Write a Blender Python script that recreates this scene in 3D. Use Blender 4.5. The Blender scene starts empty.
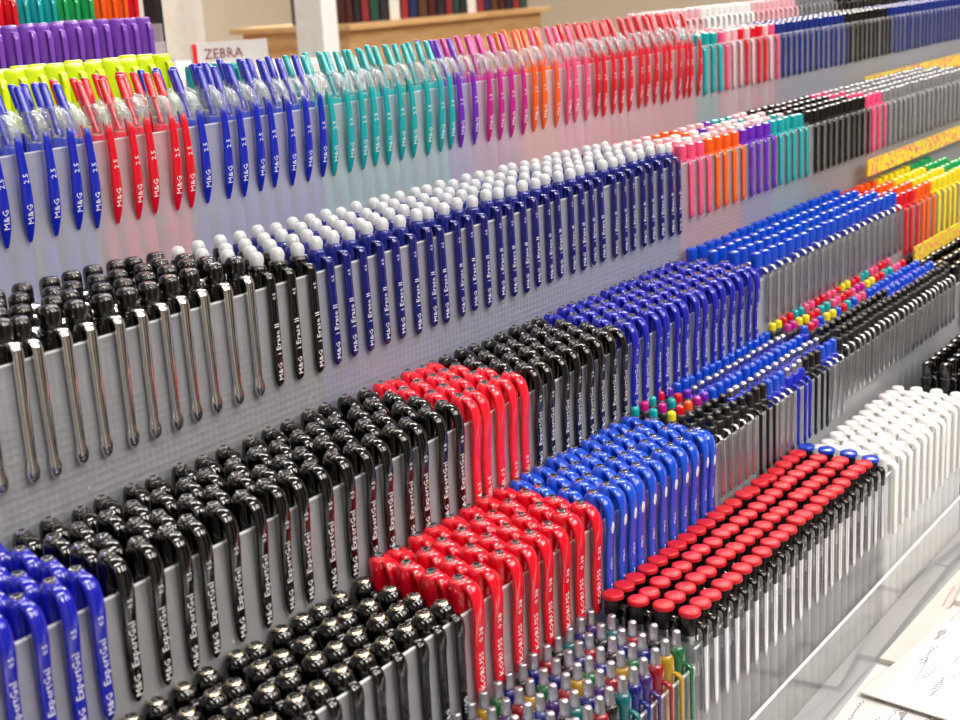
import bpy, math, random
from mathutils import Vector, Matrix, Euler
random.seed(7)
scene=bpy.context.scene
scene.view_settings.view_transform='Standard'
scene.view_settings.look='None'
H0=1.45
COL=scene.collection
def lin(h):
    h=h.lstrip('#'); o=[]
    for i in (0,2,4):
        c=int(h[i:i+2],16)/255
        o.append(c/12.92 if c<=.04045 else ((c+.055)/1.055)**2.4)
    return (*o,1)
MATS={}
def pl(name,hexc,rough=.28,metal=0,coat=.3,trans=0,noise=0.06,tint=None,edge_t=.15):
    if name in MATS: return MATS[name]
    m=bpy.data.materials.new(name); m.use_nodes=True; nt=m.node_tree
    b=nt.nodes['Principled BSDF']; c=lin(hexc)
    b.inputs['Roughness'].default_value=rough; b.inputs['Metallic'].default_value=metal
    b.inputs['Coat Weight'].default_value=coat; b.inputs['Coat Roughness'].default_value=.05
    n=nt.nodes.new('ShaderNodeTexNoise'); n.inputs['Scale'].default_value=60
    tc=nt.nodes.new('ShaderNodeTexCoord'); nt.links.new(tc.outputs['Object'],n.inputs['Vector'])
    mx=nt.nodes.new('ShaderNodeMix'); mx.data_type='RGBA'
    mx.inputs['A'].default_value=c; mx.inputs['B'].default_value=tuple(x*(1-noise*3) for x in c[:3])+(1,)
    nt.links.new(n.outputs['Fac'],mx.inputs['Factor']); nt.links.new(mx.outputs['Result'],b.inputs['Base Color'])
    if trans>0:
        out=nt.nodes['Material Output']; t=nt.nodes.new('ShaderNodeBsdfTransparent')
        t.inputs['Color'].default_value=tint or tuple(.35+.65*x for x in c[:3])+(1,)
        ms=nt.nodes.new('ShaderNodeMixShader')
        lw=nt.nodes.new('ShaderNodeLayerWeight'); lw.inputs['Blend'].default_value=.35
        mr=nt.nodes.new('ShaderNodeMapRange'); mr.inputs['To Min'].default_value=trans; mr.inputs['To Max'].default_value=trans*edge_t
        nt.links.new(lw.outputs['Facing'],mr.inputs['Value']); nt.links.new(mr.outputs[0],ms.inputs['Fac'])
        nt.links.new(b.outputs[0],ms.inputs[1]); nt.links.new(t.outputs[0],ms.inputs[2]); nt.links.new(ms.outputs[0],out.inputs['Surface'])
    MATS[name]=m; return m
def frost(name,hexc,tr,tl=.5,rf=0,dots=False,refl=.35):
    m=bpy.data.materials.new(name); m.use_nodes=True; nt=m.node_tree; nt.nodes.clear()
    N=nt.nodes.new; L=nt.links.new
    out=N('ShaderNodeOutputMaterial'); d=N('ShaderNodeBsdfDiffuse'); t=N('ShaderNodeBsdfTranslucent'); g=N('ShaderNodeBsdfGlossy'); tp=N('ShaderNodeBsdfTransparent')
    c=lin(hexc); d.inputs['Color'].default_value=c; t.inputs['Color'].default_value=c; tp.inputs['Color'].default_value=(.98,.985,.99,1); g.inputs['Roughness'].default_value=.10
    a=N('ShaderNodeMixShader'); a.inputs[0].default_value=tl; L(d.outputs[0],a.inputs[1]); L(t.outputs[0],a.inputs[2])
    b=N('ShaderNodeMixShader'); b.inputs[0].default_value=tr; L(a.outputs[0],b.inputs[1]); L(tp.outputs[0],b.inputs[2])
    last=b
    if rf:
        r=N('ShaderNodeBsdfRefraction'); r.inputs['IOR'].default_value=1.02; r.inputs['Roughness'].default_value=.5; r.inputs['Color'].default_value=(1,1,1,1)
        q=N('ShaderNodeMixShader'); q.inputs[0].default_value=rf; L(b.outputs[0],q.inputs[1]); L(r.outputs[0],q.inputs[2]); last=q
    lw=N('ShaderNodeLayerWeight'); lw.inputs['Blend'].default_value=.5
    pw=N('ShaderNodeMath'); pw.operation='POWER'; pw.inputs[1].default_value=4; L(lw.outputs['Facing'],pw.inputs[0])
    ma=N('ShaderNodeMath'); ma.operation='MULTIPLY_ADD'; ma.inputs[1].default_value=refl; ma.inputs[2].default_value=.07; L(pw.outputs[0],ma.inputs[0])
    ge=N('ShaderNodeNewGeometry'); sb=N('ShaderNodeMath'); sb.operation='SUBTRACT'; sb.inputs[0].default_value=1; L(ge.outputs['Backfacing'],sb.inputs[1])
    mu=N('ShaderNodeMath'); mu.operation='MULTIPLY'; L(ma.outputs[0],mu.inputs[0]); L(sb.outputs[0],mu.inputs[1])
    e=N('ShaderNodeMixShader'); L(mu.outputs[0],e.inputs[0]); L(last.outputs[0],e.inputs[1]); L(g.outputs[0],e.inputs[2]); L(e.outputs[0],out.inputs['Surface'])
    tc=N('ShaderNodeTexCoord')
    v=N('ShaderNodeTexVoronoi' if dots else 'ShaderNodeTexNoise'); v.inputs['Scale'].default_value=330 if dots else 40
    if dots: v.inputs['Randomness'].default_value=0.0
    bp=N('ShaderNodeBump'); bp.inputs['Strength'].default_value=.5 if dots else .08; bp.inputs['Distance'].default_value=.001
    L(tc.outputs['Object'],v.inputs['Vector']); L(v.outputs[0],bp.inputs['Height'])
    for s in (d,t,g): L(bp.outputs[0],s.inputs['Normal'])
    return m

_tc={}
def text2d(s,size):
    k=(s,size)
    if k in _tc: return _tc[k]
    cu=bpy.data.curves.new('t','FONT'); cu.body=s; cu.size=size; cu.resolution_u=1
    ob=bpy.data.objects.new('t',cu); COL.objects.link(ob)
    dg=bpy.context.evaluated_depsgraph_get(); me=bpy.data.meshes.new_from_object(ob.evaluated_get(dg))
    vs=[(v.co.x,v.co.y) for v in me.vertices]; fs=[tuple(p.vertices) for p in me.polygons]
    bpy.data.objects.remove(ob); bpy.data.curves.remove(cu); bpy.data.meshes.remove(me)
    _tc[k]=(vs,fs); return _tc[k]

S=.001
def catmull(P,n):
    if n<2 or len(P)<3: return P
    out=[]
    for i in range(len(P)-1):
        p0=P[max(0,i-1)];p1=P[i];p2=P[i+1];p3=P[min(len(P)-1,i+2)]
        far=abs(p2[1]-p1[1])>12
        for s in range(1 if far else n):
            t=s/n
            if s==0: out.append(p1); continue
            q=[]
            for a,b,c,d in zip(p0,p1,p2,p3):
                m1=(c-a)/2; m2=(d-b)/2
                lim=abs(c-b)*1.2+.15
                m1=max(-lim,min(lim,m1)); m2=max(-lim,min(lim,m2))
                q.append((2*t**3-3*t*t+1)*b+(t**3-2*t*t+t)*m1+(-2*t**3+3*t*t)*c+(t**3-t*t)*m2)
            out.append(tuple(q))
    out.append(P[-1]); return out
class MB:
    def __init__(s): s.v=[];s.f=[];s.m=[];s.mats=[];s.path=None
    def mi(s,mat):
        if mat not in s.mats: s.mats.append(mat)
        return s.mats.index(mat)
    def lathe(s,prof,mat,seg=14,cx=0,cy=0,sx=1,sy=1,lean=0):
        mi=s.mi(mat); b=len(s.v); zb=prof[-1][1]
        for r,z in prof:
            for i in range(seg):
                a=2*math.pi*i/seg; s.v.append((cx+r*sx*math.cos(a),cy+r*sy*math.sin(a)+lean*(z-zb),z))
        for j in range(len(prof)-1):
            for i in range(seg):
                k=(i+1)%seg
                s.f.append((b+j*seg+i,b+(j+1)*seg+i,b+(j+1)*seg+k,b+j*seg+k)); s.m.append(mi)
        s.f.append(tuple(b+i for i in range(seg))); s.m.append(mi)
        n=b+(len(prof)-1)*seg
        s.f.append(tuple(n+i for i in reversed(range(seg)))); s.m.append(mi)
    def sweep(s,path,mat,cx=0,sub=3):
        path=catmull(path,sub); s.path=path
        mi=s.mi(mat); b=len(s.v); n=len(path)
        for j,(y,z,w,th) in enumerate(path):
            p0=path[max(0,j-1)]; p1=path[min(n-1,j+1)]
            ty,tz=p1[0]-p0[0],p1[1]-p0[1]; l=math.hypot(ty,tz) or 1; ty/=l;tz/=l
            ny,nz=tz,-ty
            hw,ht=w/2,th/2; c=min(hw,ht)*.6
            for (px,pn) in [(hw-c,ht),(hw,ht-c),(hw,-ht+c),(hw-c,-ht),(-hw+c,-ht),(-hw,-ht+c),(-hw,ht-c),(-hw+c,ht)]:
                s.v.append((cx+px,y+pn*ny,z+pn*nz))
        for j in range(n-1):
            for i in range(8):
                k=(i+1)%8; s.f.append((b+j*8+i,b+(j+1)*8+i,b+(j+1)*8+k,b+j*8+k)); s.m.append(mi)
        s.f.append(tuple(b+i for i in range(8))); s.m.append(mi)
        e=b+(n-1)*8; s.f.append(tuple(e+i for i in reversed(range(8)))); s.m.append(mi)
    def front(s,z):
        P=s.path
        for a,b in zip(P,P[1:]):
            if a[1]>=z>=b[1] and a[1]>b[1]:
                t=(a[1]-z)/(a[1]-b[1]); return (a[0]+(b[0]-a[0])*t)-(a[3]+(b[3]-a[3])*t)/2-.16
        return P[-1][0]-1
    def box(s,x0,x1,y0,y1,z0,z1,mat):
        mi=s.mi(mat); b=len(s.v)
        for x in (x0,x1):
            for y in (y0,y1):
                for z in (z0,z1): s.v.append((x,y,z))
        for f in [(0,1,3,2),(4,6,7,5),(0,4,5,1),(2,3,7,6),(0,2,6,4),(1,5,7,3)]:
            s.f.append(tuple(b+i for i in f)); s.m.append(mi)
    def vtext(s,st,size,mat,z0,y=None):
        vs,fs=text2d(st,size); mi=s.mi(mat); b=len(s.v); h=size*.7
        for a,c in vs: s.v.append((-(c-h/2),s.front(z0+a) if y is None else y,z0+a))
        for f in fs: s.f.append(tuple(b+i for i in f)); s.m.append(mi)
    def mesh(s,name,scale=1,dz=0,sharp=50):
        me=bpy.data.meshes.new(name)
        me.from_pydata([(x*scale,y*scale,(z+dz)*scale) for x,y,z in s.v],[],s.f)
        for m in s.mats: me.materials.append(m)
        me.polygons.foreach_set('material_index',s.m)
        me.polygons.foreach_set('use_smooth',[True]*len(s.f))
        me.update(); me.set_sharp_from_angle(angle=math.radians(sharp)); return me
def fixn(me):
    import bmesh
    bm=bmesh.new(); bm.from_mesh(me); bmesh.ops.recalc_face_normals(bm,faces=bm.faces); bm.to_mesh(me); bm.free(); return me
def merge(parts):
    o=MB()
    for _,p in parts:
        b=len(o.v); o.v+=p.v
        mp=[o.mi(m) for m in p.mats]
        o.f+=[tuple(b+i for i in f) for f in p.f]; o.m+=[mp[k] for k in p.m]
    return o

chrome=pl('polished_chrome','#e4e4e8',.12,1,0,noise=0)
warmch=pl('warm_chrome','#e0d2b6',.16,1,0,noise=0)
silver=pl('brushed_silver','#c8cad0',.26,1,0,noise=0)
blackp=pl('black_plastic','#040405',.11,0,.7,noise=0)
blackm=pl('black_satin_plastic','#08080a',.28,noise=0)
white=pl('white_plastic','#eeeeec',.35)
milky=pl('milky_white_rubber','#eef0f0',.25,trans=.5,edge_t=.3,tint=(.85,.88,.95,1))
ink=pl('white_print','#e2e2e6',.5,coat=0,noise=0)
clearp=pl('clear_plastic','#e8eef2',.04,trans=.95,coat=1,tint=(.97,.98,.99,1),edge_t=.5)
smokeblk=pl('dark_translucent_plastic','#121112',.08,trans=.3,coat=1)
liftgrey=pl('lightened_grey_barrel','#5a585c',.1,coat=.8)  # black pens' barrels painted lighter to imitate glow behind the panels
C={ 'blue':'#1024b4','royal':'#0f3fc4','sky':'#0c4cd0','navy':'#0a1068','violetblue':'#141ca8','red':'#dc0c24','coral':'#ec1a30','pink':'#ee5080','magenta':'#c41888',
 'purple':'#6a24b8','teal':'#06a0a8','aqua':'#0aa4aa','orange':'#f45e14','yellow':'#f0da24','lime':'#d4ea10','green':'#1aa45a','palepink':'#eab6be','white':'#dedede','grey':'#86868a','black':'#080809','darkblue':'#0c2a80'}
def col(n,rough=.18): return pl(n+'_plastic',C[n],rough,coat=.6)
def tcol(n,t=.3): return pl(n+'_translucent_plastic',C[n],.12,trans=t,coat=.8)
def pastel(n,k=.68):  # opaque barrel colour whitened to stand in for glow through the frosted panel
    h=C[n].lstrip('#'); v=[int(int(h[i:i+2],16)*k+255*(1-k)) for i in (0,2,4)]
    return pl(n+'_glow_lightened_plastic','#%02x%02x%02x'%tuple(v),.15,coat=.6)

KINDS={}
L0=140.0
class Kind: pass
def kind(key,name,label,category,parts,L=L0,wob=.010):
    k=Kind(); k.name=name;k.label=label;k.cat=category;k.L=L;k.wob=wob
    k.parts=[(pn,mb.mesh(name+'_'+pn,S,L)) for pn,mb in parts]
    k.mb=merge(parts); k.single=k.mb.mesh(name,S,L); KINDS[key]=k; return k
def barrel(mat,r=3.9,top=-14,L=L0):
    b=MB(); b.lathe([(r*.9,top),(r,top-1),(r,-L+16),(r*.8,-L+13),(r*.75,-L+10),(1.1,-L+2),(.5,-L)],mat,12)
    return b
CY=-7.2

def k_clip(c):
    m=col(c,.15)
    b=barrel(pastel(c,.75),3.7,-26)
    p=MB(); p.lathe([(1.0,-3),(1.7,-3.5),(1.9,-5),(2.1,-14),(1.3,-14.3),(1.3,-25)],m,12,cy=-.5,lean=.34)
    q=MB(); q.lathe([(2.5,-13),(3.3,-14.5),(3.6,-24),(3.5,-27)],clearp,14,lean=.12)
    q.sweep([(-1.0,-13.5,3.4,1.0),(-3.8,-14.5,3.8,1.0),(-6.4,-17,4.0,1.0),(CY-.8,-22,4.0,1.0),(CY-.6,-29,3.6,1.0)],clearp)
    q.lathe([(3.75,-19),(3.9,-19.4),(3.9,-20.6),(3.75,-21)],clearp,14)
    k=MB(); k.sweep([(CY-.4,-22,2.4,1.2),(CY-1.0,-26,3.4,1.7),(CY-1.5,-36,4.2,1.8),(CY-1.4,-46,5.2,2.0),(CY-.7,-55,5.2,2.0),(CY+.2,-61,3.8,1.6),(CY+.8,-65.5,1.4,.8)],m)
    k.vtext('M&G',4.0,ink,-58); k.vtext('2.5',3.6,ink,-41)
    return kind('clip_'+c,'retractable_pen',f'{c} retractable pen with clear collar and long printed clip','pen',[('barrel',b),('push_button',p),('collar',q),('clip',k)],wob=.03)
def k_chrome():
    b=barrel(liftgrey,4.0,-18)
    p=MB(); p.lathe([(1.4,.3),(2.8,0),(3.7,-1.0),(4.1,-2.4),(4.1,-7.4),(3.8,-8),(4.2,-8.6),(4.3,-20)],smokeblk,20)
    p.lathe([(2.6,-2.5),(2.6,-7.5)],blackp,12)
    k=MB(); k.sweep([(-3.5,-8,4.4,1.6),(-6.0,-8.6,4.6,1.8),(CY,-11.5,4.6,2.0),(CY,-30,4.2,1.9),(CY,-49,3.7,1.9),(CY-.1,-51.5,4.4,2.6),(CY-.1,-54,5.0,3.0),(CY-.1,-56.5,4.0,2.4),(CY,-58,1.4,1.2)],chrome)
    kind('chrome','ballpoint_pen','black translucent ballpoint pen with slim chrome clip','pen',[('barrel',b),('cap',p),('clip',k)],wob=.02)
def k_erase(c,lab):
    m=tcol(c,.06) if c!='black' else blackp
    b=barrel(pl('lightened_blue_barrel','#3a48b4',.15,coat=.6) if c=='navy' else liftgrey,4.0,-16)  # navy barrel painted lighter to imitate glow behind the panel
    p=MB(); p.lathe([(1.0,0),(2.0,-.4),(2.8,-1.5),(3.15,-3.0),(3.0,-4.6),(2.5,-6.2)],milky,16); p.lathe([(.8,-1.2),(1.5,-2.2),(1.6,-6)],white,10)
    q=MB(); q.lathe([(2.6,-5.4),(3.5,-6.0),(3.9,-7.2),(4.1,-15),(4.0,-16)],pl('clear_navy_collar','#1a2890',.1,trans=.3,coat=1) if c=='navy' else m,14)
    k=MB(); k.sweep([(-3.4,-9,4,1.6),(-6.3,-9.6,4.4,1.6),(CY,-12,4.8,1.6),(CY,-30,5,1.6),(CY,-52,5,1.7),(CY,-55,4.2,1.6),(CY+.3,-56.5,2.0,1)],m)
    k.vtext('M&G',3.6,ink,-54); k.vtext('i Erase II',3.9,ink,-43); k.vtext('0.5',2.4,ink,-19.5)
    kind('erase_'+c,'erasable_pen',lab,'pen',[('barrel',b),('eraser',p),('collar',q),('clip',k)],wob=.013)
def k_gel(key,mat,lab,txt,name='gel_pen',w=5.8,ball=False,oval=False,square=False,tz=-49,bm=None):
    b=barrel(bm or mat,4.0,-16)
    p=MB()
    if ball: p.lathe([(1.2,.6),(2.6,.3),(4.0,-.9),(4.9,-3.0),(5.1,-5.2),(4.6,-7.6),(3.7,-9.2),(4.1,-18)],mat,22)
    elif square: p.lathe([(2.6,0),(4.0,-.4),(4.5,-1.4),(4.6,-5),(4.3,-8),(4.1,-18)],mat,16)
    else: p.lathe([(1.4,.4),(2.6,.1),(3.4,-1.0),(3.8,-3.0),(4.0,-7),(4.1,-18)],mat,20)
    r=MB()
    if ball:
        r.lathe([(2.2,.95),(2.6,.8),(2.9,.2)],warmch,22); r.lathe([(.8,1.4),(1.5,1.3),(1.9,.85)],blackp,16)
    else:
        r.lathe([(1.5,1.0),(2.0,.9),(2.2,-.2)],chrome,16); r.lathe([(.8,1.2),(1.1,1.15),(1.15,.4)],blackm,10)
    k=MB(); k.sweep([(-.4,-1.2,3.0,2.0),(-2.8,-1.4,w*.75,2.4),(-5.2,-2.5,w*.92,2.5),(-7.1,-5.0,w,2.3),(-8.1,-8.6,w,2.0),(-8.5,-13,w*.96,1.8),(-8.1,-19,w*.92,1.7),(-7.5,-26,w*.9,1.7),(CY,-34,w*.9,1.7),(CY,-45,w*.86,1.7),(CY,-49,w*.66,1.6),(CY+.2,-51,w*.25,1)] if not ball else
        [(-3.4,-4.5,3.6,2),(-5.6,-4.6,w*.9,2.4),(-7.2,-6.4,w,2.2),(-7.6,-10,w,2.0),(CY,-16,w*.9,1.8),(CY,-28,w*.85,1.7),(CY,-39,w*.8,1.7),(CY,-46,w*.75,1.7),(CY+.2,-49,w*.4,1)],mat,sub=3)
    if oval:
        k.vtext('0.38',2.6,ink,-46); k.vtext('M&G',2.6,ink,-35)
        mi=k.mi(ink); bb=len(k.v)
        for i in range(14):
            a=2*math.pi*i/14; z=-15+2.8*math.sin(a); k.v.append((1.4*math.cos(a),k.front(z)-.05,z))
        k.f.append(tuple(bb+i for i in range(14))); k.m.append(mi)
        k.vtext('M&G',1.3,mat,-16.8,k.front(-15)-.45)
    else:
        z=tz
        for t,sz,wd in txt: k.vtext(t,sz,ink,z); z+=wd
    kind(key,name,lab,'pen',[('barrel',b),('cap',p),('top_ring',r),('clip',k)],wob=.014)
def k_slim(key,bm,capm,clipm,lab,name='fineliner_pen',r=3.3,w=2.6,L=L0,cl=42,tip=1.0,collar=None):
    b=barrel(bm,r,-12)
    p=MB(); p.lathe([(r*.6*tip,0),(r*.95*tip,-.7),(r*1.0*tip,-2),(r*1.0*tip,-6),(r*.9*tip,-9.6)],capm,12)
    ct=-4.6 if tip<.75 else (-8 if tip<1 else -9.4)
    q=MB(); q.lathe([(r*.9,ct),(r*1.12,ct-.6),(r*1.12,-14),(r,-15)],collar or bm,12)
    k=MB(); k.sweep([(-r*.7,-9.5,w,1.4),(-5.9,-10,w*1.1,1.5),(CY,-12.5,w*1.1,1.5),(CY,-cl+3,w,1.3),(CY-.1,-cl,w*1.2,1.8),(CY,-cl-2,w*.6,1)],clipm,sub=1)
    kind(key,name,lab,'pen',[('barrel',b),('cap',p),('collar',q),('clip',k)],wob=.006)
def k_redcap(key,capm,lab):
    b=barrel(pl('grey_clear_barrel','#8a8c92',.08,trans=.35,coat=1),3.9,-14)
    p=MB(); p.lathe([(3.8,0),(4.5,-.3),(4.75,-.9),(4.75,-2.2),(4.1,-2.7)],capm,20)
    q=MB(); q.lathe([(3.6,-2.5),(3.9,-3.0),(4.1,-10),(3.9,-11)],blackm,12); q.lathe([(3.8,-11),(3.95,-30)],silver,12)
    k=MB(); k.sweep([(-3.4,-6,4.2,2),(-6.2,-6.6,4.2,2),(CY,-9,4.2,1.8),(CY,-15,4.0,1.6)],blackp); k.sweep([(CY,-15,4.0,1.6),(CY,-40,3.8,1.6),(CY,-45,3.4,1.8),(CY,-47,2,1)],chrome)
    kind(key,'capped_gel_pen',lab,'pen',[('barrel',b),('cap_top',p),('collar',q),('clip',k)])
def k_white():
    b=barrel(white,4.2,-12)
    p=MB(); p.lathe([(2.4,0),(3.6,-.4),(4.0,-1.4),(4.1,-16)],white,14)
    k=MB(); k.sweep([(-2.5,-4,5.4,2.4),(-5.6,-4,5.6,2.4),(CY,-6,5.6,2.2),(CY,-12,5.2,1.8),(CY,-42,4.8,1.6),(CY,-45,3.8,1.4)],white,sub=1)
    kind('white','correction_pen','white capped pen with broad rectangular clip','pen',[('barrel',b),('cap',p),('clip',k)])
def k_tip(c):
    m=pl(c+'_dark_clear_plastic',{'aqua':'#0a6a70','purple':'#42206e','red':'#9a1020','black':'#161618','blue':'#101c78','yellow':'#b89018','green':'#146a3c'}[c],.08,trans=.2,coat=1)
    b=barrel(m,3.4,-14)
    p=MB(); p.lathe([(1.0,.2),(1.6,0),(1.9,-.6),(1.9,-5),(2.2,-5.4),(2.2,-7)],pl('satin_silver','#b8bac2',.34,1,0,noise=0),14)
    q=MB(); q.lathe([(2.2,-6.6),(3.2,-7.6),(3.6,-10),(3.7,-26),(3.6,-27)],m,14)
    k=MB(); k.sweep([(-3.2,-14,2.6,1.2),(-6.0,-14.6,2.6,1.4),(CY,-17,2.6,1.4),(CY,-38,2.4,1.4),(CY,-40,1.4,1)],m)
    kind('tip_'+c,'rollerball_pen',f'clear dark {c} rollerball pen with metal top','pen',[('barrel',b),('metal_top',p),('collar',q),('clip',k)],wob=.006)
def k_high(c,tr):
    m=tcol(c,tr) if tr else col(c)
    if c=='purple': m=pl('violet_translucent_plastic','#8a50c8',.15,trans=.3,coat=.6)
    b=barrel(m,5.0,-38)
    p=MB(); p.lathe([(4.2,0),(5.0,-.5),(5.4,-1.6),(5.6,-36),(5.0,-38)],m,14)
    k=MB(); k.sweep([(-4.5,-4,4,1.6),(-7,-5,4,1.6),(-7.8,-9,4,1.4),(-7.6,-34,3.4,1.4)],m,sub=1)
    kind('high_'+c,'highlighter_pen',f'{c} translucent highlighter with clip cap','highlighter',[('barrel',b),('cap',p),('clip',k)])

for c in ('blue','red','aqua','purple','magenta','orange','pink'): k_clip(c)
k_chrome()
k_erase('black','black erasable pen with milky white eraser dome'); k_erase('navy','dark blue erasable pen with milky white eraser dome')
E3=[('M&G',3.6,10.5),('ExpertGel',4.0,21.5),('0.5',2.8,4)]
k_gel('gel_black',blackp,'glossy black gel pen with printed hooked clip',E3,bm=liftgrey)
k_gel('gel_red',col('coral'),'bright red gel pen with printed hooked clip',[('GEL 0.5',3.2,9.5)])
k_gel('gel_blue',col('violetblue'),'violet-blue gel pen with printed hooked clip',E3,bm=MATS['lightened_blue_barrel'])
k_gel('koru_red',col('red'),'red gel pen with square-shouldered printed clip',[('KORUSS',4.4,20.5),('0.38',3.8,9)],'hook_clip_pen',7.2,square=True,tz=-45.5)
k_gel('ball_black',blackp,'glossy black gel pen with round head and chrome ring',[('M&G',3.2,10)],'round_head_pen',5.4,ball=True,tz=-44,bm=liftgrey)
k_gel('oval_blue',col('sky'),'bright blue gel pen with oval badge on clip',[], 'hook_clip_pen',6.8,oval=True)
palecl=pl('pale_clear_barrel','#c6ccd8',.08,trans=.4,coat=1)
k_slim('silverblue',palecl,col('sky'),silver,'blue capped ballpoint pen with slim silver clip','stick_pen',3.7,3.6,collar=col('blue'))
for c in ('pink','orange','purple','aqua','black','grey','palepink','red','yellow','darkblue','white','green'):
    k_slim('std_'+c,tcol(c,.15) if c!='black' else blackm,col(c),col(c),f'{c} capped fineliner pen with slim clip','fineliner_pen',3.9,4.2,cl=44)
for c in ('aqua','magenta','red','yellow','sky','purple','black','pink','orange'):
    k_slim('thin_'+c,blackm if c!='sky' else col('blue'),col(c),silver,f'slim dark pen with {c} cap end','slim_pen',3.2,2.4,cl=40,tip=.74)
k_slim('clear_blue',palecl,silver,col('blue'),'clear barrelled slim pen with silver cap end and blue clip','slim_pen',3.2,2.4,cl=44,tip=.7,collar=col('blue'))
k_slim('clear_black',palecl,col('sky'),silver,'clear barrelled slim pen with blue cap end','slim_pen',3.2,2.4,cl=44,tip=.8,collar=col('blue'))
k_slim('clear_dark',palecl,blackm,blackm,'clear barrelled slim pen with black cap end','slim_pen',3.2,2.4,cl=44,tip=.8,collar=blackm)
k_redcap('redcap',pl('matte_red_cap','#cc1826',.4,coat=0),'silver gel pen with flat red cap top and black clip')
k_redcap('bluecap',col('royal'),'silver gel pen with flat blue cap top and black clip')
k_white()
for c in ('aqua','purple','red','black','blue','yellow','green'): k_tip(c)
k_high('lime',0); k_high('purple',.3); k_high('green',.2); k_high('orange',.1); k_high('red',.1); k_high('aqua',.2)

def put(key,x,y,zt,group,d=1,name=None):
    k=KINDS[key]; nm=name or k.name; lab=k.label.replace('fineliner pen',nm.replace('_',' '))
    j=.0004 if k.wob<.009 else .0007
    loc=Vector((x,y,H0+zt-k.L*S+random.uniform(-j,j)))
    rot=Euler((random.uniform(-.003,.003),random.uniform(-k.wob,k.wob)*.8,random.uniform(-.08,.08)))
    if d<.86:
        e=bpy.data.objects.new(nm,None); e.empty_display_size=.005
        COL.objects.link(e)
        for pn,me in k.parts:
            o=bpy.data.objects.new(pn,me); o.parent=e; COL.objects.link(o)
    else:
        e=bpy.data.objects.new(nm,k.single); COL.objects.link(e)
    e.location=loc; e.rotation_euler=rot
    e['label']=lab; e['category']=k.cat; e['group']=group
T={'A':(.49,-.0295,.0130,3,.0145),'B':(.40,-.103,.0125,4,.0150),'C':(.345,-.174,.0124,4,.0145),'D':(.295,-.2205,.0124,4,.0134),'E':(.245,-.262,.0122,4,.0124)}
AX=.0052
def fill(t,x0,x1,chooser,group,dz=0,rows=None,pitch=None,name=None,rp=None):
    y0,zt,p,r,rp0=T[t]; rows=rows or r; p=pitch or p; rp=rp or rp0
    n=max(1,round((x1-x0)/p)); 
    for j in range(rows):
        for i in range(n):
            x=x0+(i+.5)*(x1-x0)/n; y=y0+AX+j*rp
            d=.783*x+.564*y-.262*zt
            key=chooser(i,j) if callable(chooser) else chooser
            put(key,x,y,zt+dz,group,d,name)
def rc(*ks): return lambda i,j: random.choice(ks)
gA='retractable pens on the top tier'
for x0,x1,k in [(.325,.405,'clip_blue'),(.405,.462,'clip_red'),(.462,.553,'clip_blue'),(.553,.668,'clip_aqua'),(.668,.694,'clip_purple'),(.694,.745,'clip_magenta'),(.745,.785,'clip_orange'),(.785,.825,'clip_pink'),(.825,.99,'clip_red')]:
    fill('A',x0,x1,k,gA,pitch=.0115,rows=3 if x1<.6 else 2)
for x0,x1,k in [(.99,1.03,'std_aqua'),(1.03,1.14,rc('std_pink','std_palepink','std_red')),(1.14,1.3,'std_darkblue'),(1.3,1.42,'std_black'),(1.42,1.72,'std_darkblue')]:
    fill('A',x0,x1,k,'marker pens on the top tier',dz=-.02,pitch=.0125,name='upper_fineliner_pen')  # same capped fineliners as on the second tier, under a separate name
fill('B',.265,.402,'chrome','ballpoint pens with chrome clips',pitch=.0119)
fill('B',.402,.441,'erase_black','erasable pens on the second tier')
fill('B',.441,.780,'erase_navy','erasable pens on the second tier',pitch=.0118)
for x0,x1,k in [(.785,.822,'pink'),(.822,.875,'orange'),(.875,.925,'purple'),(.925,.985,'aqua')]:
    fill('B',x0,x1,lambda i,j,k=k:'std_'+(k if j==0 else random.choice(['palepink','white','palepink',k])),'fineliner pens on the second tier',dz=-.004)
for x0,x1,k in [(.99,1.11,'std_black'),(1.11,1.15,'std_pink'),(1.15,1.4,'std_grey')]:
    fill('B',x0,x1,k,'fineliner pens on the second tier',dz=-.004)
gC='gel pens on the middle tier'
fill('C',.206,.266,'gel_blue',gC); fill('C',.266,.463,'gel_black',gC,pitch=.0122); fill('C',.463,.514,'gel_red',gC,pitch=.0112); fill('C',.514,.608,'gel_black',gC,pitch=.0116); fill('C',.608,.770,'gel_blue',gC,pitch=.0116)
fill('C',.775,1.03,'silverblue','stick pens on the middle tier',dz=.004)
for x0,x1,k in [(1.03,1.07,'red'),(1.07,1.11,'orange'),(1.11,1.19,'yellow'),(1.19,1.25,'green')]:
    fill('C',x0,x1,'std_'+k,'fineliner pens on the middle tier')
fill('D',.20,.390,'ball_black','round head pens on the fourth tier',pitch=.0120,dz=-.006)
fill('D',.390,.490,'koru_red','hook clip pens on the fourth tier'); fill('D',.490,.604,'oval_blue','hook clip pens on the fourth tier',pitch=.0103)
gD='slim pens on the fourth tier'
dots=['thin_aqua','thin_magenta','thin_aqua','thin_red','thin_purple']
fill('D',.607,.654,lambda i,j:'thin_black' if j<2 else (dots[i%5] if j>=3 else ['thin_yellow','thin_red','thin_orange','thin_magenta','thin_purple'][i%5]),gD,dz=.002,pitch=.0092,rows=5,rp=.0105)
fill('D',.654,.782,lambda i,j:(['clear_dark','clear_black','clear_blue'][(i//3)%3] if j==0 else ['clear_black','clear_blue'][j%2]),gD,dz=.002,pitch=.0088,rows=5,rp=.0105)
seq=['thin_red','thin_pink','thin_red','thin_magenta','thin_yellow','thin_red','thin_aqua','thin_pink']
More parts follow.
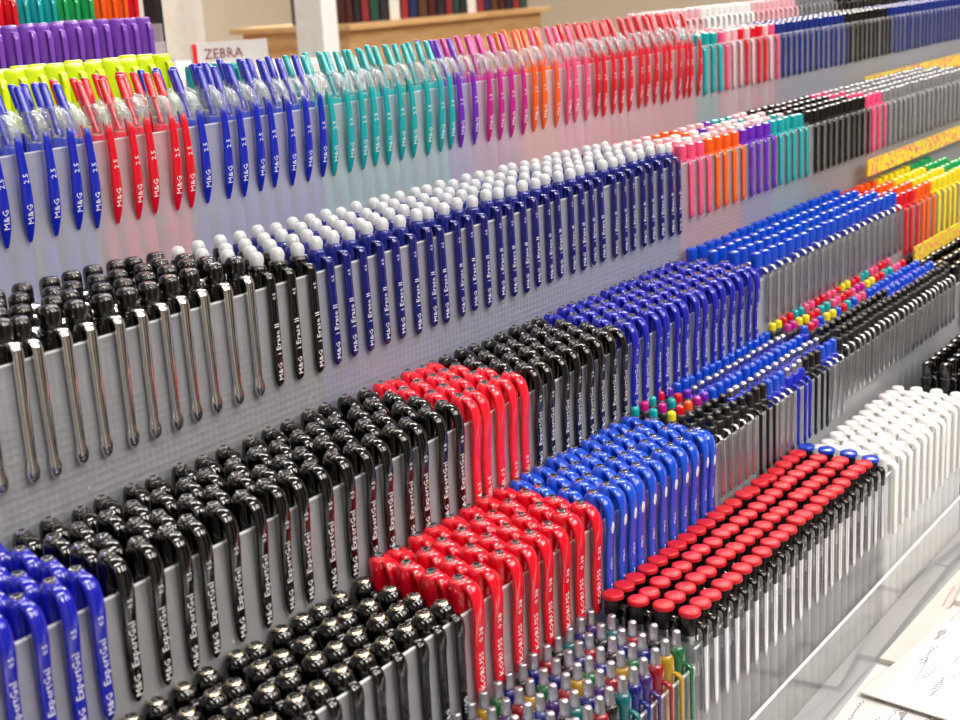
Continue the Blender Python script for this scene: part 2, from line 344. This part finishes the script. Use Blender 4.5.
fill('D',.782,.90,lambda i,j:'thin_black' if j<2 else ('thin_sky' if (j==2 and i%3==0) else seq[(i//2+j)%8]),gD,dz=.006,pitch=.0088,rows=5,rp=.0105)
fill('D',.90,1.0,lambda i,j:'thin_black' if j==0 else ('thin_sky' if j<3 else seq[(i//2+j)%8]),gD,dz=.006,pitch=.0088,rows=5,rp=.0105)
fill('D',1.01,1.2,'std_black','felt tip pens on the fourth tier',dz=.0,name='lower_fineliner_pen')  # same black fineliner model as the tiers above, under a separate name
tc_=['black','blue','red','black','aqua','blue','purple','red','yellow','green','blue']
fill('E',.29,.480,lambda i,j:'tip_'+tc_[(i+2*j)%11],'rollerball pens on the lowest tier',dz=-.004,pitch=.0092,rows=5,rp=.0102)
fill('E',.484,.700,'redcap','flat cap pens on the lowest tier',pitch=.0103); fill('E',.700,.713,'bluecap','flat cap pens on the lowest tier')
fill('E',.722,.865,'white','white pens on the lowest tier',dz=-.006)
fill('E',.875,1.02,'std_black','felt tip pens on the lowest tier',dz=.006,name='lower_fineliner_pen',rows=3)  # black fineliners again, named apart from the second tier

def obj(name,mb,label=None,cat=None,parent=None,kind_=None,group=None):
    o=bpy.data.objects.new(name,fixn(mb.mesh(name))); COL.objects.link(o)
    if parent: o.parent=parent
    if label: o['label']=label
    if cat: o['category']=cat
    if kind_: o['kind']=kind_
    if group: o['group']=group
    return o
def bx(x0,x1,y0,y1,z0,z1,mat):
    m=MB(); m.box(x0,x1,y0,y1,z0+H0,z1+H0,mat); return m
# ---------- rack ----------
fr=frost('frosted_acrylic','#eceef4',.58,.35,rf=.24); frl=frost('grey_frosted_acrylic','#d8dae0',.56,.35,rf=.22); frd=frost('dotted_frosted_acrylic','#d6d8de',.54,.35,rf=.24,dots=True)
clr=frost('clear_acrylic','#e8ecee',.92,.3,refl=.8)
stepm=pl('white_shelf_board','#d2d2d2',.5,coat=0)
rack=bpy.data.objects.new('pen_display_rack',None); COL.objects.link(rack)
rack['label']='stepped frosted acrylic pen display rack on white base'; rack['category']='display rack'
order=['E','D','C','B','A']
XL,XR=.10,1.80
hook={'A':.0290,'B':.0140,'C':.0115,'D':.0115,'E':.0140}
edge=pl('acrylic_edge','#f2f7fa',.1,trans=.25,coat=1)
for i,t in enumerate(order):
    y,zt=T[t][0],T[t][1]
    yn=T[order[i+1]][0] if i<4 else y+.062
    for a0,a1,mt,hk in ([(XL,.4815,clr,.022),(.4825,XR,clr,.014)] if t=='E' else [(XL,XR,{'B':frd,'A':fr}.get(t,frl),hook[t])]):
        pm=bx(a0,a1,y-.0005,y+.0005,zt-.1405,zt-hk-.0006,mt); pm.box(a0,a1,y-.0005,y+.0005,H0+zt-hk-.0006,H0+zt-hk,edge)
        obj('front_panel',pm,'clear acrylic front panel' if mt is clr else 'frosted acrylic front panel',parent=rack)
    obj('step',bx(XL,XR,y-.0005,yn-.0005,-1.3,zt-.1415,stepm),parent=rack)
for t,xs in {'B':[.4015,.7825,.9875],'C':[.7725],'E':[.482,.7175]}.items():
    y,zt=T[t][0],T[t][1]
    i=order.index(t); yn=T[order[i+1]][0]
    for x in xs: obj('divider',bx(x-.0004,x+.0004,y+.001,min(yn,y+.06)-.001,zt-.14,zt-.012,clr),parent=rack)
obj('back_panel',bx(XL,XR,.5525,.5545,-1.3,-.06,fr),parent=rack)
lip=MB(); lip.box(.36,1.5,.2285,.2297,-.3597+H0,-.316+H0,clr); lip.box(.36,1.5,.2285,.2297,-.316+H0,-.3152+H0,edge)
lip.box(.36,1.5,.2297,.2442,-.3597+H0,-.3591+H0,clr)
obj('front_lip',lip,'clear acrylic lip',parent=rack)
yel=bpy.data.materials.new('yellow_price_strip'); yel.use_nodes=True; nt=yel.node_tree; b=nt.nodes['Principled BSDF']; b.inputs['Roughness'].default_value=.35
n=nt.nodes.new('ShaderNodeTexNoise'); n.inputs['Scale'].default_value=300; r=nt.nodes.new('ShaderNodeValToRGB'); r.color_ramp.interpolation='CONSTANT'
r.color_ramp.elements[0].color=lin('#e8d434'); r.color_ramp.elements[1].position=.56; r.color_ramp.elements[1].color=lin('#e8507a')
tc=nt.nodes.new('ShaderNodeTexCoord'); nt.links.new(tc.outputs['Object'],n.inputs['Vector']); nt.links.new(n.outputs['Fac'],r.inputs['Fac']); nt.links.new(r.outputs['Color'],b.inputs['Base Color'])
for x0,x1,y,z0,z1 in [(1.32,1.8,.4785,-.124,-.110),(1.08,1.8,.3885,-.168,-.155),(1.03,1.8,.3335,-.224,-.212)]:
    obj('price_strip',bx(x0,x1,y,y+.0015,z0,z1,yel),'yellow price strip with pink print',parent=rack)
led=pl('white_counter','#bcbcbe',.08,coat=.9)
obj('counter_ledge',bx(.05,2.2,.04,.2440,-1.3,-.3600,led),'glossy pale grey counter ledge in front of pen rack','counter')
papm=[pl('test_paper_%d'%i,c,.6,coat=0,noise=.02) for i,c in enumerate(['#d8d5d0','#d0cbc4','#d4c2b8','#c6cad0'])]
inks=[pl('pen_ink_%d'%i,c,.6,coat=0,noise=0) for i,c in enumerate(['#6a6a78','#b86878','#7480b0','#8c8c90'])]
def scrib(mb,cx,cy,L,h,ang,mat,z,loops,wd=.0005):
    mi=mb.mi(mat); n=loops*10; pts=[]
    for i in range(n+1):
        t=i/n; a=2*math.pi*loops*t
        x=-L/2+L*t+h*.5*math.cos(a); y=h*math.sin(a)*(.6+.4*math.sin(7*t+cx*90))
        pts.append((cx+x*math.cos(ang)-y*math.sin(ang),cy+x*math.sin(ang)+y*math.cos(ang)))
    for (x0,y0),(x1,y1) in zip(pts,pts[1:]):
        dx,dy=x1-x0,y1-y0; l=math.hypot(dx,dy) or 1; ox,oy=-dy/l*wd/2,dx/l*wd/2; b=len(mb.v)
        mb.v+=[(x0-ox,y0-oy,z),(x1-ox,y1-oy,z),(x1+ox,y1+oy,z),(x0+ox,y0+oy,z)]; mb.f.append((b,b+1,b+2,b+3)); mb.m.append(mi)
rr=random.Random(3)
for i,(x,y,a,sx,sy,dz) in enumerate([(.595,.184,.02,.125,.084,0),(.725,.184,-.02,.13,.084,0),(.475,.184,.03,.10,.084,0),(.87,.184,.02,.15,.084,0),(.665,.182,-.12,.10,.07,.0030),(.80,.186,.12,.11,.065,.0030),(.74,.152,-.4,.09,.06,.0060),(.56,.150,.3,.09,.06,.0030)]):
    h=.0008+.0018*(i%2)
    m2=MB(); m2.box(-sx/2,sx/2,-sy/2,sy/2,0,h,papm[i%4])
    for q in range(14):
        scrib(m2,rr.uniform(-.32,.32)*sx,(q/13-.5)*sy*.85,rr.uniform(.012,.032),rr.uniform(.0008,.0020),rr.uniform(-.2,.2),inks[rr.randrange(4)],h+.00006,rr.randint(4,9))
    o=bpy.data.objects.new('paper_pad',m2.mesh('paper_pad')); COL.objects.link(o)
    o['label']='pale test paper covered in faint pen scribbles'; o['category']='paper'; o['group']='test papers on the ledge'
    o.location=(x,y,H0-.3598+dz); o.rotation_euler=(0,0,a)

# ---------- neighbouring displays behind ----------
def stand(y0,y1,x0,x1,ztop,name='pen_holder_tray'):
    m=MB(); m.box(x0,x1,y0,y1,0,H0+ztop-.1415,stepm)
    m.box(x0,x1,y0-.002,y0-.0005,H0+ztop-.14,H0+ztop-.045,fr); m.box(x0,x0+.0015,y0,y1,H0+ztop-.14,H0+ztop-.045,fr); m.box(x1-.0015,x1,y0,y1,H0+ztop-.14,H0+ztop-.03,fr)
    obj(name,m,'frosted holder tray full of pens','display stand')
def rows(y0,x0,x1,zt,keyf,g,nr=3,p=.0125,name=None):
    n=int((x1-x0-.01)/p)
    for j in range(nr):
        for i in range(n): put(keyf(i,j),x0+.008+i*p,y0+.010+j*.0145,zt,g,1.0+x0+j*.01+i*.002,name)
rows(.60,.30,.585,-.031,lambda i,j:'high_lime','yellow highlighters behind the rack'); stand(.60,.65,.30,.585,-.031)
rows(.76,.42,.708,-.012,lambda i,j:'high_purple','purple highlighters behind the rack'); stand(.76,.81,.42,.708,-.012)
rows(.93,.60,.855,.009,lambda i,j:'high_'+['green','orange','red','aqua'][(i//3)%4],'mixed highlighters behind the rack'); stand(.93,.98,.60,.855,.009)
rows(.72,.70,.755,-.047,lambda i,j:'high_aqua','teal highlighters beside the shop sign',2); stand(.72,.755,.70,.755,-.047)
rows(.60,1.12,1.9,-.037,lambda i,j:['std_palepink','std_white','std_palepink','std_grey','std_black','std_black','std_darkblue'][min(6,i//9)],'capped pens behind the rack',2,.0125,'upper_fineliner_pen')  # fineliners too, sharing the top tier's separate name
stand(.60,.635,1.12,1.9,-.037)
m=MB(); pm=pl('grey_metal_post','#55565c',.3,1,0,noise=0); m.box(.868,.876,.95,.965,0,H0+.15,pm); m.box(.862,.900,.94,.99,0,.02,pm); obj('display_post',m,'thin grey metal upright beside highlighter display','post')

# sign
sgm=pl('sign_board','#cac8c6',.4,coat=0)
sg=MB(); sg.box(-.045,.045,0,.006,0,.032,sgm); sg.box(-.045,-.040,-.0006,0,0,.032,col('red'))
vs,fs=text2d('ZEBRA',.0155); mi=sg.mi(pl('sign_red_ink','#7a2030',.5,coat=0)); bb=len(sg.v)
sg.v+=[(-.032+a,-.0008,.015+c) for a,c in vs]; sg.f+=[tuple(bb+i for i in f) for f in fs]; sg.m+=[mi]*len(fs)
st=MB(); st.box(-.25,.16,-.02,.30,-H0,0,white)
cab=obj('sales_counter',st,'white low shop counter','counter'); cab.location=(1.17,1.12,H0-.082)
so=bpy.data.objects.new('shop_sign',sg.mesh('shop_sign')); COL.objects.link(so); so['label']='small pale sign with dark red lettering'; so['category']='sign'
so.location=(1.130,1.125,H0-.082); so.rotation_euler=(0,0,-.35)
offw=pl('offwhite_laminate','#dcd4c8',.3)
cb=bpy.data.objects.new('storage_cabinet',None); COL.objects.link(cb); cb['label']='off-white laminate storage cabinet with two doors'; cb['category']='cabinet'
m=MB(); m.box(1.2,1.93,2.0,2.35,0,H0+.10,offw); obj('body',m,parent=cb)
for x in (1.21,1.575):
    m=MB(); m.box(x,x+.355,1.985,1.999,.05,H0+.08,offw); dr=obj('door',m,parent=cb)
    m=MB(); m.box(x+.32,x+.33,1.97,1.985,1.1,1.25,silver); obj('handle',m,parent=dr)
wood=bpy.data.materials.new('light_wood'); wood.use_nodes=True; nt=wood.node_tree; b=nt.nodes['Principled BSDF']; b.inputs['Roughness'].default_value=.45
w=nt.nodes.new('ShaderNodeTexWave'); w.inputs['Scale'].default_value=9; w.inputs['Distortion'].default_value=4; w.bands_direction='Z'
r=nt.nodes.new('ShaderNodeValToRGB'); r.color_ramp.elements[0].color=lin('#b88a56'); r.color_ramp.elements[1].color=lin('#d0a876')
tc=nt.nodes.new('ShaderNodeTexCoord'); nt.links.new(tc.outputs['Object'],w.inputs['Vector']); nt.links.new(w.outputs['Fac'],r.inputs['Fac']); nt.links.new(r.outputs['Color'],b.inputs['Base Color'])
m=MB(); m.box(2.25,2.98,1.9,2.2,0,H0-.085,wood); m.box(2.23,3.00,1.88,2.22,H0-.085,H0-.073,wood)
obj('wooden_cabinet',m,'light wood cabinet with books on top','cabinet')
x=2.28; bc=['#4a1a1c','#20242a','#8a2a2e','#1f4a40','#26282c','#e8e4dc','#9a2a34','#1d2b5a','#5a3a24']
i=0
while x<2.95:
    wd=random.uniform(.022,.040); m=MB(); cm=pl('book_cover_%d'%(i%9),bc[i%9],.5,coat=0); h=random.uniform(.19,.24)
    m.box(0,wd,0,.002,0,h,cm); m.box(0,.002,0,.15,0,h,cm); m.box(wd-.002,wd,0,.15,0,h,cm); m.box(.002,wd-.002,.002,.146,.003,h-.003,white)
    o=obj('book',m,'closed book standing upright on wooden cabinet','book',group='books on the wooden cabinet'); o.location=(x,1.93,H0-.073); x+=wd+.002; i+=1
# ---------- room ----------
tile=pl('floor_tile','#c4beb4',.25,noise=.05); wl=pl('cream_wall','#eee0cc',.7,coat=0); wl2=pl('beige_wall','#ccc4b8',.7,coat=0)
cei=pl('ceiling_paint','#b8b6b2',.8,coat=0)
m=MB(); m.box(-3,7,-3,5,-.05,0,tile); obj('floor',m,kind_='structure')
m=MB(); m.box(-3,7,5,5.1,0,3,wl); obj('wall_back',m,kind_='structure')
m=MB(); m.box(7,7.1,-3,5.1,0,3,wl); obj('wall_right',m,kind_='structure')
m=MB(); m.box(-3,7.1,-3.1,-3,0,3,wl2); obj('wall_front',m,kind_='structure')
m=MB(); m.box(-3.1,-3,-3.1,5.1,0,3,wl2); obj('wall_left',m,kind_='structure')
m=MB(); m.box(-3.1,7.1,-3.1,5.1,3,3.1,cei); obj('ceiling',m,kind_='structure')
m=MB(); m.box(1.85,1.89,1.62,1.68,0,3,white); obj('trim_1',m,kind_='structure')
dk=pl('dark_reflection_shelving','#2a2624',.5,coat=0)
for x in (-1.6,1.2,3.2,5.0):  # unseen dark units added behind the camera for chrome clips to reflect
    m=MB()
    for z in (.1,.6,1.1,1.6,2.1): m.box(x,x+.6,-2.4,-2.0,z,z+.03,dk)
    m.box(x,x+.6,-2.42,-2.4,0,2.15,dk); m.box(x-.03,x,-2.42,-2.0,0,2.15,dk); m.box(x+.6,x+.63,-2.42,-2.0,0,2.15,dk)
    obj('reflection_shelf',m,'unseen dark shelving unit added for chrome reflections','shelf',group='unseen shelving added for reflections')

# ---------- lights ----------
w=bpy.data.worlds.new('w'); scene.world=w; w.use_nodes=True
w.node_tree.nodes['Background'].inputs[0].default_value=(.95,.97,1,1); w.node_tree.nodes['Background'].inputs[1].default_value=.4
def area(x,y,z,sx,sy,p,c=(1,.935,.875),rx=0):
    l=bpy.data.lights.new('ceiling_or_fill_light','AREA'); l.shape='RECTANGLE'; l.size=sx; l.size_y=sy; l.energy=p; l.color=c
    o=bpy.data.objects.new('ceiling_or_fill_light',l); COL.objects.link(o); o.location=(x,y,z); o.rotation_euler=(rx,0,0)
area(.6,-.4,2.9,1.6,.14,30); area(.9,.9,2.9,1.6,.14,19); area(2.6,.9,2.9,1.2,.4,30); area(3,2.8,2.9,2,1,104)
T2=math.radians(25)
area(.3,-1.6,2.8,.22,1.2,37,rx=T2); area(1.7,-1.6,2.8,.22,1.2,37,rx=T2); area(-1.2,-.6,2.8,.22,1.4,17,rx=T2); area(3.2,-1.6,2.8,.3,1.4,34,rx=T2)  # tilted fill lamps added on the camera side to brighten panel fronts

f=1400.0
vh=Vector((1020,440,-f)).normalized()
a=300; bq=(1020*a+f*f)/440
up=-Vector((a,-bq,-f)).normalized()
d=-(vh.cross(up)).normalized()
R=Matrix(((vh.x,vh.y,vh.z),(d.x,d.y,d.z),(up.x,up.y,up.z)))
cam=bpy.data.cameras.new('cam'); co=bpy.data.objects.new('camera',cam); COL.objects.link(co)
co.matrix_world=Matrix.Translation((0,0,H0))@R.to_4x4()
cam.sensor_width=36; cam.lens=36*f/960; cam.clip_start=.01
cam.dof.use_dof=True; cam.dof.focus_distance=.68; cam.dof.aperture_fstop=22
scene.camera=co
